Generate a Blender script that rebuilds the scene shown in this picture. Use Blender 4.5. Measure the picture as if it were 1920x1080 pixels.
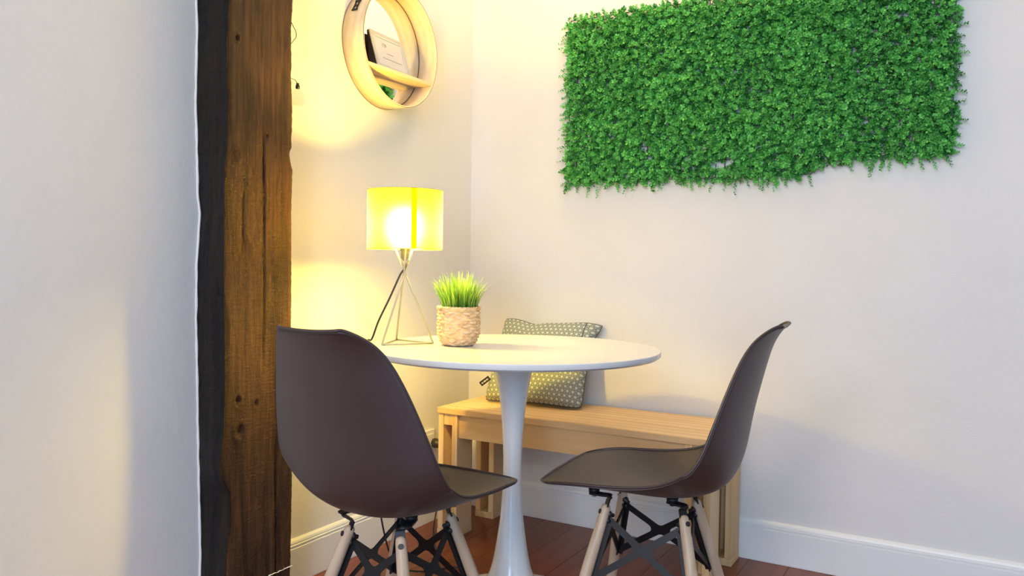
import bpy, bmesh, math, random
import numpy as np
from mathutils import Vector, Matrix, noise

for o in list(bpy.data.objects):
    bpy.data.objects.remove(o)
SC = bpy.context.scene
COL = SC.collection

# ------------------------------------------------------------------ camera
YAW, PIT, ROLL = .5255, .0273, .0137
fw = Vector((-math.sin(YAW)*math.cos(PIT), math.cos(YAW)*math.cos(PIT), -math.sin(PIT)))
rt = Vector((math.cos(YAW), math.sin(YAW), 0))
up = rt.cross(fw)
r2 = rt*math.cos(ROLL) + up*math.sin(ROLL)
u2 = -rt*math.sin(ROLL) + up*math.cos(ROLL)
cd = bpy.data.cameras.new('camera')
cd.sensor_width = 36; cd.lens = 1492.7/1920*36; cd.clip_start = .05
cam = bpy.data.objects.new('camera', cd); COL.objects.link(cam)
M = Matrix((r2, u2, -fw)).transposed().to_4x4()
M.translation = Vector((1.7555, -2.6897, .9645))
cam.matrix_world = M
SC.camera = cam

# ------------------------------------------------------------------ world and lights
SC.view_settings.view_transform = 'Standard'
SC.view_settings.look = 'None'
SC.view_settings.gamma = 1
SC.view_settings.use_curve_mapping = False
SC.view_settings.exposure = 0.0
w = bpy.data.worlds.new('world'); SC.world = w; w.use_nodes = True
bg = w.node_tree.nodes['Background']
LI = dict(world=(.23, .205, .175), window=(9, 15, 21), back_window=(52, 77, 114), ceiling=(84, 77, 74), overhead=(12, 8, 3.5), bulb=(1100, 750, 100))  # 'ceiling' here is the added front fill, not a fixture
bg.inputs[0].default_value = (*LI['world'], 1); bg.inputs[1].default_value = 1.0

def area(name, loc, target, sx, sy, rgb):
    l = bpy.data.lights.new(name, 'AREA'); l.shape = 'RECTANGLE'; l.size = sx; l.size_y = sy
    m = max(max(rgb), 1e-6)
    l.energy = m; l.color = tuple(c/m for c in rgb)
    o = bpy.data.objects.new(name, l); COL.objects.link(o)
    o.location = loc
    o.rotation_euler = (Vector(target)-Vector(loc)).to_track_quat('-Z', 'Y').to_euler()
    return o
area('window_daylight', (4.6, -3.0, 1.4), (.6, -1.0, .8), 1.4, 1.7, LI['window'])
area('rear_window_daylight', (2.6, -6.0, 1.4), (.8, -.8, .9), 1.4, 1.7, LI['back_window'])
area('front_fill_light', (1.3, -4.4, 2.45), (1.0, -.8, .9), 1.4, 1.4, LI['ceiling'])  # added soft fill from the front, standing for no known lamp
area('overhead_lamp_light', (.62, -.36, 2.55), (.62, -.42, 0), .5, .5, LI['overhead'])

# ------------------------------------------------------------------ helpers
def mesh_obj(name, bm, mat, parent=None, smooth=False, loc=None):
    me = bpy.data.meshes.new(name)
    bm.normal_update()
    bm.to_mesh(me); bm.free()
    return link_mesh(name, me, mat, parent, smooth, loc)
def link_mesh(name, me, mat, parent=None, smooth=False, loc=None):
    if mat is not None and not me.materials:
        for m in (mat if isinstance(mat, (list, tuple)) else [mat]): me.materials.append(m)
    if smooth:
        for p in me.polygons: p.use_smooth = True
    o = bpy.data.objects.new(name, me); COL.objects.link(o)
    if parent is not None: o.parent = parent
    if loc is not None: o.location = loc
    return o
def thing(name, label, cat, loc=(0, 0, 0), rz=0, group=None):
    o = bpy.data.objects.new(name, None); COL.objects.link(o)
    o.location = loc; o.rotation_euler = (0, 0, rz); o.empty_display_size = .05
    tag(o, label, cat, group); return o
def tag(o, label, cat, group=None):
    o['label'] = label; o['category'] = cat
    if group: o['group'] = group
    return o
def structure(o): o['kind'] = 'structure'; return o
def add_box(bm, x0, x1, y0, y1, z0, z1, bev=0):
    r = bmesh.ops.create_cube(bm, size=1)
    vs = r['verts']
    for v in vs:
        v.co = Vector((x0+(v.co.x+.5)*(x1-x0), y0+(v.co.y+.5)*(y1-y0), z0+(v.co.z+.5)*(z1-z0)))
    if bev:
        es = list({e for v in vs for e in v.link_edges})
        bmesh.ops.bevel(bm, geom=es, offset=bev, segments=2, profile=.6, affect='EDGES')
def box(name, dims, mat, parent=None, bev=0, loc=None):
    bm = bmesh.new(); add_box(bm, *dims, bev=bev); return mesh_obj(name, bm, mat, parent, False, loc)
def add_tube(bm, pts, rad, seg=10, cap=True, squash=None):
    pts = [Vector(p) for p in pts]
    n = len(pts); rads = rad if isinstance(rad, (list, tuple)) else [rad]*n
    rings = []
    t0 = (pts[1]-pts[0]).normalized()
    ref = Vector((0, 0, 1)) if abs(t0.z) < .9 else Vector((1, 0, 0))
    nx = t0.cross(ref).normalized()
    for i in range(n):
        t = (pts[min(i+1, n-1)]-pts[max(i-1, 0)]).normalized()
        nx = (nx - t*nx.dot(t)).normalized(); ny = t.cross(nx)
        ring = [bm.verts.new(pts[i]+(nx*math.cos(a)+ny*math.sin(a))*rads[i]) for a in [2*math.pi*k/seg for k in range(seg)]]
        rings.append(ring)
    for a, b in zip(rings[:-1], rings[1:]):
        for k in range(seg):
            f = bm.faces.new((a[k], a[(k+1) % seg], b[(k+1) % seg], b[k])); f.smooth = True
    if cap:
        bm.faces.new(rings[0][::-1]); bm.faces.new(rings[-1])
def add_lathe(bm, prof, seg=64, cx=0, cy=0, caps=True):
    rings = []
    for r, z in prof:
        rings.append([bm.verts.new((cx+r*math.cos(2*math.pi*k/seg), cy+r*math.sin(2*math.pi*k/seg), z)) for k in range(seg)])
    for a, b in zip(rings[:-1], rings[1:]):
        for k in range(seg):
            f = bm.faces.new((a[k], a[(k+1) % seg], b[(k+1) % seg], b[k])); f.smooth = True
    if caps:
        bm.faces.new(rings[0][::-1]); bm.faces.new(rings[-1])
def grid_mesh(name, P, closed_u=False):
    """P: (n,m,3) array -> mesh"""
    n, m = P.shape[:2]
    V = P.reshape(-1, 3)
    i, j = np.meshgrid(np.arange(n-1), np.arange(m if closed_u else m-1), indexing='ij')
    a = i*m+j; b = i*m+(j+1) % m; c = (i+1)*m+(j+1) % m; d = (i+1)*m+j
    F = np.stack([a, b, c, d], -1).reshape(-1, 4)
    me = bpy.data.meshes.new(name)
    me.from_pydata(V.tolist(), [], F.tolist())
    return me
def soft_noise(p, s, oct=3):
    return noise.fractal(Vector(p)*s, 1.0, 2.0, oct)

# ------------------------------------------------------------------ materials
class NT:
    def __init__(self, name):
        m = bpy.data.materials.new(name); m.use_nodes = True
        self.m = m; self.t = m.node_tree; self.n = self.t.nodes; self.b = self.n['Principled BSDF']
        self.tc = self.n.new('ShaderNodeTexCoord')
    def node(self, typ, **kw):
        n = self.n.new(typ)
        for k, v in kw.items(): setattr(n, k, v)
        return n
    def link(self, a, b): self.t.links.new(a, b)
    def mapping(self, scale=(1, 1, 1), coord='Object', rot=(0, 0, 0)):
        mp = self.node('ShaderNodeMapping'); mp.inputs['Scale'].default_value = scale; mp.inputs['Rotation'].default_value = rot
        self.link(self.tc.outputs[coord], mp.inputs[0]); return mp.outputs[0]
    def noise(self, vec, scale, detail=4, rough=.55, dist=0):
        n = self.node('ShaderNodeTexNoise'); n.inputs['Scale'].default_value = scale; n.inputs['Detail'].default_value = detail
        n.inputs['Roughness'].default_value = rough; n.inputs['Distortion'].default_value = dist
        if vec is not None: self.link(vec, n.inputs['Vector'])
        return n.outputs['Fac']
    def ramp(self, fac, stops, interp='LINEAR'):
        r = self.node('ShaderNodeValToRGB'); r.color_ramp.interpolation = interp
        e = r.color_ramp.elements
        while len(e) > 1: e.remove(e[-1])
        e[0].position = stops[0][0]; e[0].color = (*stops[0][1], 1)
        for p, c in stops[1:]:
            x = e.new(p); x.color = (*c, 1)
        self.link(fac, r.inputs[0]); return r.outputs[0]
    def mix(self, fac, a, b, mode='MIX'):
        n = self.node('ShaderNodeMix', data_type='RGBA', blend_type=mode)
        if isinstance(fac, float): n.inputs[0].default_value = fac
        else: self.link(fac, n.inputs[0])
        for v, i in ((a, 6), (b, 7)):
            if isinstance(v, tuple): n.inputs[i].default_value = (*v, 1)
            else: self.link(v, n.inputs[i])
        return n.outputs[2]
    def math(self, op, a, b=0.0):
        n = self.node('ShaderNodeMath', operation=op)
        for v, i in ((a, 0), (b, 1)):
            if isinstance(v, (float, int)): n.inputs[i].default_value = v
            else: self.link(v, n.inputs[i])
        return n.outputs[0]
    def bump(self, h, strength=.3, dist=.01):
        n = self.node('ShaderNodeBump'); n.inputs['Strength'].default_value = strength; n.inputs['Distance'].default_value = dist
        self.link(h, n.inputs['Height']); self.link(n.outputs[0], self.b.inputs['Normal'])
    def color(self, c):
        if isinstance(c, tuple): self.b.inputs['Base Color'].default_value = (*c, 1)
        else: self.link(c, self.b.inputs['Base Color'])
    def set(self, **kw):
        names = dict(rough='Roughness', metal='Metallic', spec='Specular IOR Level', coat='Coat Weight', trans='Transmission Weight', ior='IOR', alpha='Alpha')
        for k, v in kw.items(): self.b.inputs[names[k]].default_value = v

def plain(name, c, rough=.5, metal=0, spec=.5, coat=0):
    t = NT(name); t.color(c); t.set(rough=rough, metal=metal, spec=spec, coat=coat); return t.m
def wall_mat(name, c, bump=.12):
    t = NT(name)
    n1 = t.noise(t.mapping(), 3.0, 4); 
    t.color(t.ramp(n1, [(.3, tuple(v*.97 for v in c)), (.7, tuple(min(1, v*1.02) for v in c))]))
    n2 = t.noise(t.mapping(), 26, 5); n3 = t.noise(t.mapping(), 220, 3)
    t.bump(t.math('ADD', n2, t.math('MULTIPLY', n3, .35)), bump, .01)
    t.set(rough=.6, spec=.3); return t.m
M_WALL = wall_mat('painted_plaster', (.76, .735, .70))
M_WALL2 = wall_mat('painted_plaster_rough', (.77, .755, .73), .14)
M_CEIL = wall_mat('ceiling_paint', (.82, .81, .79))
M_TRIM = plain('baseboard_paint', (.78, .78, .77), .35)
M_TABLE = plain('white_lacquer', (.80, .80, .79), .22, 0, .5, .3)
M_BLACK = plain('black_steel', (.006, .007, .009), .45, 0, .35)
M_BLACKP = plain('black_plastic', (.014, .014, .015), .45)
M_CHROME = plain('steel', (.55, .55, .52), .3, 1)
M_LAMPROD = plain('grey_painted_rod', (.42, .41, .36), .4, .1)
M_WHITEP = plain('white_plastic', (.8, .79, .76), .35)
M_MIRROR = plain('mirror_glass', (.86, .88, .87), .02, 1)
M_SOIL = plain('dark_soil', (.05, .045, .03), .9)

def wood_mat(name, light, dark, axis='X', scale=1.0, rough=.5, knots=True, spec=.4):
    t = NT(name)
    s = {'X': (1.2, 14, 14), 'Y': (14, 1.2, 14), 'Z': (14, 14, 1.2)}[axis]
    oi = t.node('ShaderNodeObjectInfo')
    va = t.node('ShaderNodeVectorMath', operation='ADD')
    t.link(t.mapping(tuple(v*scale for v in s)), va.inputs[0])
    cm = t.node('ShaderNodeCombineXYZ'); rr = t.math('MULTIPLY', oi.outputs['Random'], 37.0)
    for i in range(3): t.link(rr, cm.inputs[i])
    t.link(cm.outputs[0], va.inputs[1]); vec = va.outputs[0]
    n = t.noise(vec, 1.1, 5, .6, .6)
    wv = t.node('ShaderNodeTexWave', wave_type='BANDS', bands_direction={'X': 'Y', 'Y': 'X', 'Z': 'X'}[axis])
    wv.inputs['Scale'].default_value = .55; wv.inputs['Distortion'].default_value = 7; wv.inputs['Detail'].default_value = 2; wv.inputs['Detail Scale'].default_value = .8
    t.link(vec, wv.inputs[0])
    f = t.math('ADD', t.math('MULTIPLY', n, .65), t.math('MULTIPLY', wv.outputs['Fac'], .35))
    c = t.ramp(f, [(.25, light), (.5, tuple(.6*a+.4*b for a, b in zip(light, dark))), (.75, dark)])
    hsv = t.node('ShaderNodeHueSaturation'); t.link(c, hsv.inputs['Color'])
    t.link(t.math('ADD', .93, t.math('MULTIPLY', oi.outputs['Random'], .14)), hsv.inputs['Value'])
    c = hsv.outputs[0]
    if knots:
        v = t.node('ShaderNodeTexVoronoi'); v.inputs['Scale'].default_value = .55; t.link(vec, v.inputs[0])
        k = t.ramp(v.outputs['Distance'], [(0.0, (1, 1, 1)), (.10, (.8, .8, .8)), (.17, (0, 0, 0))])
        c = t.mix(k, c, tuple(v*.42 for v in dark))
    t.color(c); t.bump(t.noise(vec, 3.5, 4), .12, .004); t.set(rough=rough, spec=spec); return t.m
PINE_L, PINE_D = (.82, .60, .34), (.68, .43, .20)
M_PINE_X = wood_mat('pine_lengthwise', PINE_L, PINE_D, 'X')
M_PINE_Y = wood_mat('pine_crosswise', PINE_L, PINE_D, 'Y')
M_PINE_Z = wood_mat('pine_upright', PINE_L, PINE_D, 'Z')
M_BEECH = wood_mat('pale_beech', (.58, .43, .30), (.48, .34, .23), 'Z', 1.4, .4, False)
M_VENEER = wood_mat('birch_veneer', (.80, .65, .44), (.72, .55, .34), 'Y', 1.2, .45, False)
M_EDGE = plain('veneer_edge', (.16, .09, .045), .6)
M_FLOOR = wood_mat('red_brown_floorboard', (.215, .062, .026), (.165, .042, .017), 'Y', .7, .30, False, .35)
M_FLOORGAP = plain('floor_gap', (.02, .008, .005), .8)

# old hewn timber
def timber_mat(name, c1, c2, c3):
    t = NT(name)
    vec = t.mapping((9, 9, .9)); n1 = t.noise(vec, 1.6, 8, .68, 1.2)
    n2 = t.noise(t.mapping((60, 60, 3.0)), 1.5, 6, .7, .5)
    n3 = t.noise(t.mapping((3, 3, 2.2)), 1.3, 4)
    f = t.math('ADD', t.math('MULTIPLY', n1, .45), t.math('ADD', t.math('MULTIPLY', n2, .30), t.math('MULTIPLY', n3, .25)))
    c = t.ramp(f, [(.38, c3), (.47, c2), (.59, c1)])
    v = t.node('ShaderNodeTexVoronoi'); v.inputs['Scale'].default_value = 9.0; t.link(t.mapping((1, 1, .6)), v.inputs[0])
    k = t.ramp(v.outputs['Distance'], [(0, (1, 1, 1)), (.04, (.9, .9, .9)), (.09, (0, 0, 0))])
    c = t.mix(k, c, tuple(x*.3 for x in c3)); t.color(c)
    n4 = t.noise(t.mapping((20, 20, 70)), 2.2, 6, .7)
    t.bump(t.math('ADD', t.math('MULTIPLY', n2, 1.0), t.math('MULTIPLY', n4, .6)), .85, .012)
    t.set(rough=.55, spec=.22); return t.m
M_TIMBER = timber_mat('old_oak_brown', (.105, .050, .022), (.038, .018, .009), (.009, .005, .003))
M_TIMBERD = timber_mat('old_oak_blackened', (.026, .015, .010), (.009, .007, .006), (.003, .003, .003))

def chair_mat():
    t = NT('taupe_plastic')
    t.color((.040, .022, .022)); t.bump(t.noise(t.mapping(), 420, 2), .06, .002); t.set(rough=.45, spec=.7)
    t.b.inputs['Sheen Weight'].default_value = .06; t.b.inputs['Sheen Roughness'].default_value = .4; t.b.inputs['Sheen Tint'].default_value = (1, .86, .72, 1)
    return t.m
M_SHELL = chair_mat()

def fabric_mat():
    t = NT('patterned_cushion_fabric')
    sep = t.node('ShaderNodeSeparateXYZ'); t.link(t.tc.outputs['UV'], sep.inputs[0])
    S = .0200
    def lattice(ox, oy):
        fx = t.math('SUBTRACT', t.math('FRACT', t.math('ADD', t.math('DIVIDE', sep.outputs[0], S), ox)), .5)
        fy = t.math('MULTIPLY', t.math('SUBTRACT', t.math('FRACT', t.math('ADD', t.math('DIVIDE', sep.outputs[1], S*1.732), oy)), .5), 1.732)
        return t.math('SQRT', t.math('ADD', t.math('MULTIPLY', fx, fx), t.math('MULTIPLY', fy, fy)))
    d = t.math('MINIMUM', lattice(0, 0), lattice(.5, .5))
    c = t.ramp(d, [(0, (.74, .76, .70)), (.13, (.68, .70, .64)), (.19, (.45, .50, .45)), (.31, (.38, .43, .39)), (.37, (.10, .12, .11)), (.44, (.13, .15, .14)), (.50, (.42, .47, .43))])
    n = t.noise(t.mapping(coord='UV'), 60, 3)
    c = t.mix(t.math('MULTIPLY', n, .35), c, (.36, .40, .36)); t.color(c)
    t.bump(t.noise(t.mapping(coord='UV'), 900, 2), .3, .002); t.set(rough=.9, spec=.1); return t.m
M_FABRIC = fabric_mat()

def leaf_mat(name, c1, c2, rough=.4, trans=.25):
    t = NT(name)
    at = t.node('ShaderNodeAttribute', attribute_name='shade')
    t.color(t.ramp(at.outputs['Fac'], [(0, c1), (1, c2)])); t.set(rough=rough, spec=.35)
    tr = t.node('ShaderNodeBsdfTranslucent'); t.link(t.ramp(at.outputs['Fac'], [(0, c1), (1, c2)]), tr.inputs[0])
    mx = t.node('ShaderNodeMixShader'); mx.inputs[0].default_value = trans
    t.link(t.b.outputs[0], mx.inputs[1]); t.link(tr.outputs[0], mx.inputs[2])
    t.link(mx.outputs[0], t.n['Material Output'].inputs[0]); return t.m
M_LEAF = leaf_mat('plastic_box_leaf', (.008, .15, .018), (.24, .82, .20))
M_GRASS = leaf_mat('plastic_grass', (.04, .16, .015), (.36, .56, .09), .4, .2)
def wicker_mat():
    t = NT('woven_wicker'); n = t.noise(t.mapping((30, 30, 90)), 2.0, 4)
    t.color(t.ramp(n, [(.3, (.50, .29, .13)), (.5, (.74, .52, .30)), (.7, (.86, .68, .44))]))
    t.bump(n, .3, .002); t.set(rough=.7, spec=.2); return t.m
M_WICKER = wicker_mat()
def shade_mat(name, c, k=.12):
    t = NT(name)
    df = t.node('ShaderNodeBsdfDiffuse'); df.inputs[0].default_value = (.75, .62, .02, 1)
    tr = t.node('ShaderNodeBsdfTranslucent'); tr.inputs[0].default_value = (*c, 1)
    rf = t.node('ShaderNodeBsdfRefraction'); rf.inputs['Color'].default_value = (min(1, c[0]), min(1, c[1]*1.02), c[2]*32, 1); rf.inputs['Roughness'].default_value = 1.0; rf.inputs['IOR'].default_value = 1.3
    m1 = t.node('ShaderNodeMixShader'); m1.inputs[0].default_value = .93; t.link(df.outputs[0], m1.inputs[1]); t.link(tr.outputs[0], m1.inputs[2])
    m2 = t.node('ShaderNodeMixShader'); m2.inputs[0].default_value = k; t.link(m1.outputs[0], m2.inputs[1]); t.link(rf.outputs[0], m2.inputs[2])
    t.link(m2.outputs[0], t.n['Material Output'].inputs[0]); return t.m
M_SHADE = shade_mat('yellow_lamp_shade', (.96, .79, .014))
M_SEAM = shade_mat('yellow_shade_seam', (.80, .60, .004), .0)
def glass_mat(name, tint=(1, 1, 1)):
    t = NT(name); t.color(tint); t.set(rough=.03, trans=1.0, ior=1.04); return t.m
M_GLASS = glass_mat('clear_glass')
def emit_mat(name, c, s):
    t = NT(name); e = t.node('ShaderNodeEmission'); e.inputs[0].default_value = (*c, 1); e.inputs[1].default_value = s
    t.link(e.outputs[0], t.n['Material Output'].inputs[0]); return t.m
M_BULB = emit_mat('lit_bulb', LI['bulb'], 1.0)
M_PAPER = plain('printed_paper', (.62, .62, .64), .5)
M_MAT = plain('frame_silver', (.50, .50, .50), .4, .1)
M_PRINT = plain('grey_print', (.30, .30, .33), .6)
M_WHITE = plain('white_paint', (.85, .85, .84), .5)

# ------------------------------------------------------------------ room shell
HC = 2.6
structure(box('wall_back', (-.12, 5.2, 0, .12, -.02, HC), M_WALL))
# left wall behind the post
structure(box('wall_left', (-.12, 0, -6.5, 0, -.02, HC), M_WALL2))
structure(box('ceiling', (-3.0, 5.2, -6.5, .12, HC, HC+.1), M_CEIL))

# baseboards: a profile swept along the wall foot
PROF = [(0, 0), (.014, 0), (.015, .003), (.015, .108), (.0105, .1105), (.0105, .1125), (.0135, .114), (.0135, .1175), (.009, .1190), (.009, .1210), (.0105, .1225), (.008, .129), (.003, .134), (0, .135)]
def baseboard(name, a, b, nrm):
    bm = bmesh.new(); a, b, nrm = Vector(a), Vector(b), Vector(nrm)
    ra = [bm.verts.new(a + nrm*p + Vector((0, 0, q))) for p, q in PROF]
    rb = [bm.verts.new(b + nrm*p + Vector((0, 0, q))) for p, q in PROF]
    for i in range(len(PROF)-1):
        bm.faces.new((ra[i], rb[i], rb[i+1], ra[i+1]))
    bm.faces.new(ra); bm.faces.new(rb[::-1])
    bmesh.ops.recalc_face_normals(bm, faces=bm.faces)
    return structure(mesh_obj(name, bm, M_TRIM))
baseboard('baseboard_back', (0, 0, 0), (5.2, 0, 0), (0, -1, 0))
baseboard('baseboard_left', (0, -.0, 0), (0, -1.045, 0), (1, 0, 0))

# floor of long boards running towards the back wall
floor = structure(box('floor', (-3.0, 5.2, -6.5, .1, -.06, -.014), M_FLOORGAP))
random.seed(4)
PW = .128; meshes = {}
x = -.02; ci = 0
while x < 2.6:
    y = .0 - random.random()*.9; first = True; y1 = 0.0
    while y1 > -3.0:
        L = 1.25 if not first else .35+random.random()*.8
        first = False
        y0 = max(y1-L, -3.4)
        key = round(y1-y0, 3)
        if key not in meshes:
            bm = bmesh.new(); add_box(bm, .0005, PW-.0005, -(y1-y0)+.0006, -.0006, -.014, 0, .0009)
            meshes[key] = bm_me = bpy.data.meshes.new('floorboard'); bm.to_mesh(bm_me); bm.free()
        o = link_mesh('floorboard', meshes[key], M_FLOOR, floor, False, (x, y1, random.uniform(-.0004, 0)))
        y1 = y0
    x += PW; ci += 1

# ------------------------------------------------------------------ old timber post
YL = [(-.02, -1.288), (0.131, -1.2898), (0.202, -1.2884), (0.317, -1.2921), (0.46, -1.296), (0.672, -1.3001), (0.813, -1.3039), (0.966, -1.3027), (1.022, -1.298), (1.092, -1.2932), (1.133, -1.3), (1.23, -1.302), (1.381, -1.3074), (1.505, -1.3046), (1.574, -1.3032), (1.641, -1.3067), (2.6, -1.302)]
YC = [(-.02, -1.287), (0.149, -1.2872), (0.204, -1.2823), (0.284, -1.269), (0.355, -1.2711), (0.403, -1.2968), (0.445, -1.3021), (0.54, -1.2907), (0.678, -1.288), (0.871, -1.2923), (1.09, -1.2916), (1.226, -1.2889), (1.296, -1.2808), (1.384, -1.2829), (1.457, -1.2883), (1.553, -1.2838), (1.635, -1.2808), (2.6, -1.286)]
YR = [(-.02, -1.05), (0.07, -1.0508), (0.208, -1.0478), (0.346, -1.0448), (0.621, -1.0492), (0.804, -1.0528), (1.105, -1.0533), (1.226, -1.0502), (1.269, -1.0647), (1.29, -1.056), (1.405, -1.0537), (1.478, -1.0584), (1.538, -1.0569), (1.611, -1.0595), (1.701, -1.0542), (2.6, -1.055)]
XF = .11
KX = (1.7555-XF)/(1.7555-.09)
YC = [(.9645+(z-.9645)*KX, -2.6897+(y+2.6897)*KX) for z, y in YC]
YR = [(.9645+(z-.9645)*KX, -2.6897+(y+2.6897)*KX) for z, y in YR]
def post():
    root = thing('timber_post', 'old rough-hewn dark oak post set into the white wall left of the lamp', 'wooden post', (0, 0, 0))
    zs = np.concatenate([np.arange(-.013, 1.85, .005), np.linspace(1.87, HC, 30)])
    rows_d, rows_b = [], []
    def crack(y, z, y0, amp, f, z0, z1, wid, dep):
        if z < z0 or z > z1: return 0
        c = y0 + amp*noise.noise(Vector((7, y0*10, z*f)))
        e = min(1, (z-z0)/.08, (z1-z)/.08)
        return -dep*e*math.exp(-((y-c)/wid)**2)
    for z in zs:
        yl = np.interp(z, *zip(*YL)) + .0018*noise.noise(Vector((1, 2, z*38))) + .0012*noise.noise(Vector((1, 2, z*110)))
        yc = np.interp(z, *zip(*YC)) + .0022*noise.noise(Vector((4, 2, z*22))) + .0014*noise.noise(Vector((4, 8, z*80)))
        yr = np.interp(z, *zip(*YR)) + .0016*noise.noise(Vector((9, 2, z*40))) + .0016*noise.noise(Vector((9, 7, z*100)))
        xf = XF + .002*noise.noise(Vector((3, 3, z*4)))
        # dark face (turned towards the room entrance)
        row = []
        for k, t in enumerate(np.linspace(0, 1, 20)):
            xx = -.03 + (xf+.03)*t; yy = yl + (yc-yl)*max(0, (xx)/xf) if xx > 0 else yl
            d = .0022*noise.noise(Vector((xx*40, 11, z*9))) + .0012*noise.noise(Vector((xx*120, 11, z*30)))
            if t > .93: d *= .3
            row.append((xx, yy+d, z))
        rows_d.append(row)
        row = [row[-1]]
        for t in np.linspace(0, 1, 58)[1:]:
            yy = yc + (yr-yc)*t
            yq = (yy+2.6897)/KX-2.6897; zq = (z-.9645)/KX+.9645
            ed = min(1, t*14, (1-t)*14)
            rnd = -.007*(1-ed)**2
            d = .0028*noise.noise(Vector((yy*14, 1, z*3))) + .0012*noise.noise(Vector((yy*70, 5, z*7))) + .0007*noise.noise(Vector((yy*50, 9, z*60)))
            d += crack(yq, zq, -1.163, .010, 3, .68, 1.35, .0022, .010) + crack(yq, zq, -1.112, .004, 3, .02, .50, .0020, .010)
            d += crack(yq, zq, -1.225, .02, 2, .95, 1.22, .003, .004)
            for (ky, kz, kr) in ((-1.222, 1.00, .016), (-1.253, 1.547, .007), (-1.255, 1.245, .012), (-1.185, .585, .008), (-1.245, .60, .010), (-1.148, 1.31, .005), (-1.24, .52, .014)):
                q = ((yq-ky)**2 + ((zq-kz)*.7)**2)/kr**2
                if q < 6: d += -.006*math.exp(-q*1.6)+.003*math.exp(-(q-1.6)**2)
            row.append((xf+d*ed+rnd, yy, z))
        for xx in (xf-.02, xf-.05, 0.02, -.03): row.append((xx, yr + .001*noise.noise(Vector((xx*60, 1, z*20))), z))
        rows_b.append(row)
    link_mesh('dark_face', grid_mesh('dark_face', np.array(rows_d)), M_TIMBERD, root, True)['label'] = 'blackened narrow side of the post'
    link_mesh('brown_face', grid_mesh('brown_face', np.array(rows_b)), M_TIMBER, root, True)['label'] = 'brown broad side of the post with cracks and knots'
    # streak of old wall paint near the foot
    bm = bmesh.new(); random.seed(3)
    pts = [(XF+.0035, y-.018, .112+.0012*random.uniform(-1, 1)) for y in np.linspace(-1.142, -1.053, 16)]
    add_tube(bm, pts, [.0009+.0009*random.random() for _ in pts], 6)
    mesh_obj('paint_streak', bm, M_WHITE, root)
post()
# rough bead of plaster along the post
bm = bmesh.new(); random.seed(9)
zs = np.arange(0.0, HC, .012)
pts = [(.0005, float(np.interp(z, *zip(*YL)))-.0022+.0012*noise.noise(Vector((2, 2, z*30))), float(z)) for z in zs]
add_tube(bm, pts, [.0034+.0016*noise.noise(Vector((6, 1, z*25))) for z in zs], 8)
structure(mesh_obj('trim_1', bm, M_WALL2))

# ------------------------------------------------------------------ pine bench
def bench():
    root = thing('bench', 'plain pine bench with plank legs standing against the back wall', 'bench', (.112, -.375, 0))
    X0, X1, Y0, Y1, ZT = 0, .990, 0, .357, .4595
    for k in range(3):
        y0 = Y0+k*.119
        box('top_plank', (X0, X1+.003, y0, y0+.1187, ZT-.021, ZT), M_PINE_X, root, .0018)
    box('apron', (.082, .905, .018, .036, .354, ZT-.0215), M_PINE_X, root, .001)
    box('apron', (.082, .905, .321, .339, .354, ZT-.0215), M_PINE_X, root, .001)
    def leg(x0, y0):
        n = bpy.data.objects.new('leg', None); COL.objects.link(n); n.parent = root; n.location = (x0, y0, 0); n.empty_display_size = .03
        box('board', (0, .022, 0, .1, .024, ZT-.0215), M_PINE_Z, n, .0015)
        box('board', (.058, .080, 0, .1, .024, ZT-.0215), M_PINE_Z, n, .0015)
        box('foot_block', (-.001, .081, -.001, .101, 0, .0235), M_PINE_Y, n, .0015)
        box('spacer', (.0225, .0575, .003, .097, .398, ZT-.0225), M_PINE_Y, n, .001)
        box('back_board', (.0225, .0575, .080, .098, .024, .3975), M_PINE_Z, n, .001)
    leg(.002, .006); leg(.002, .257); leg(.906, .006); leg(.906, .257)
bench()

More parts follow.
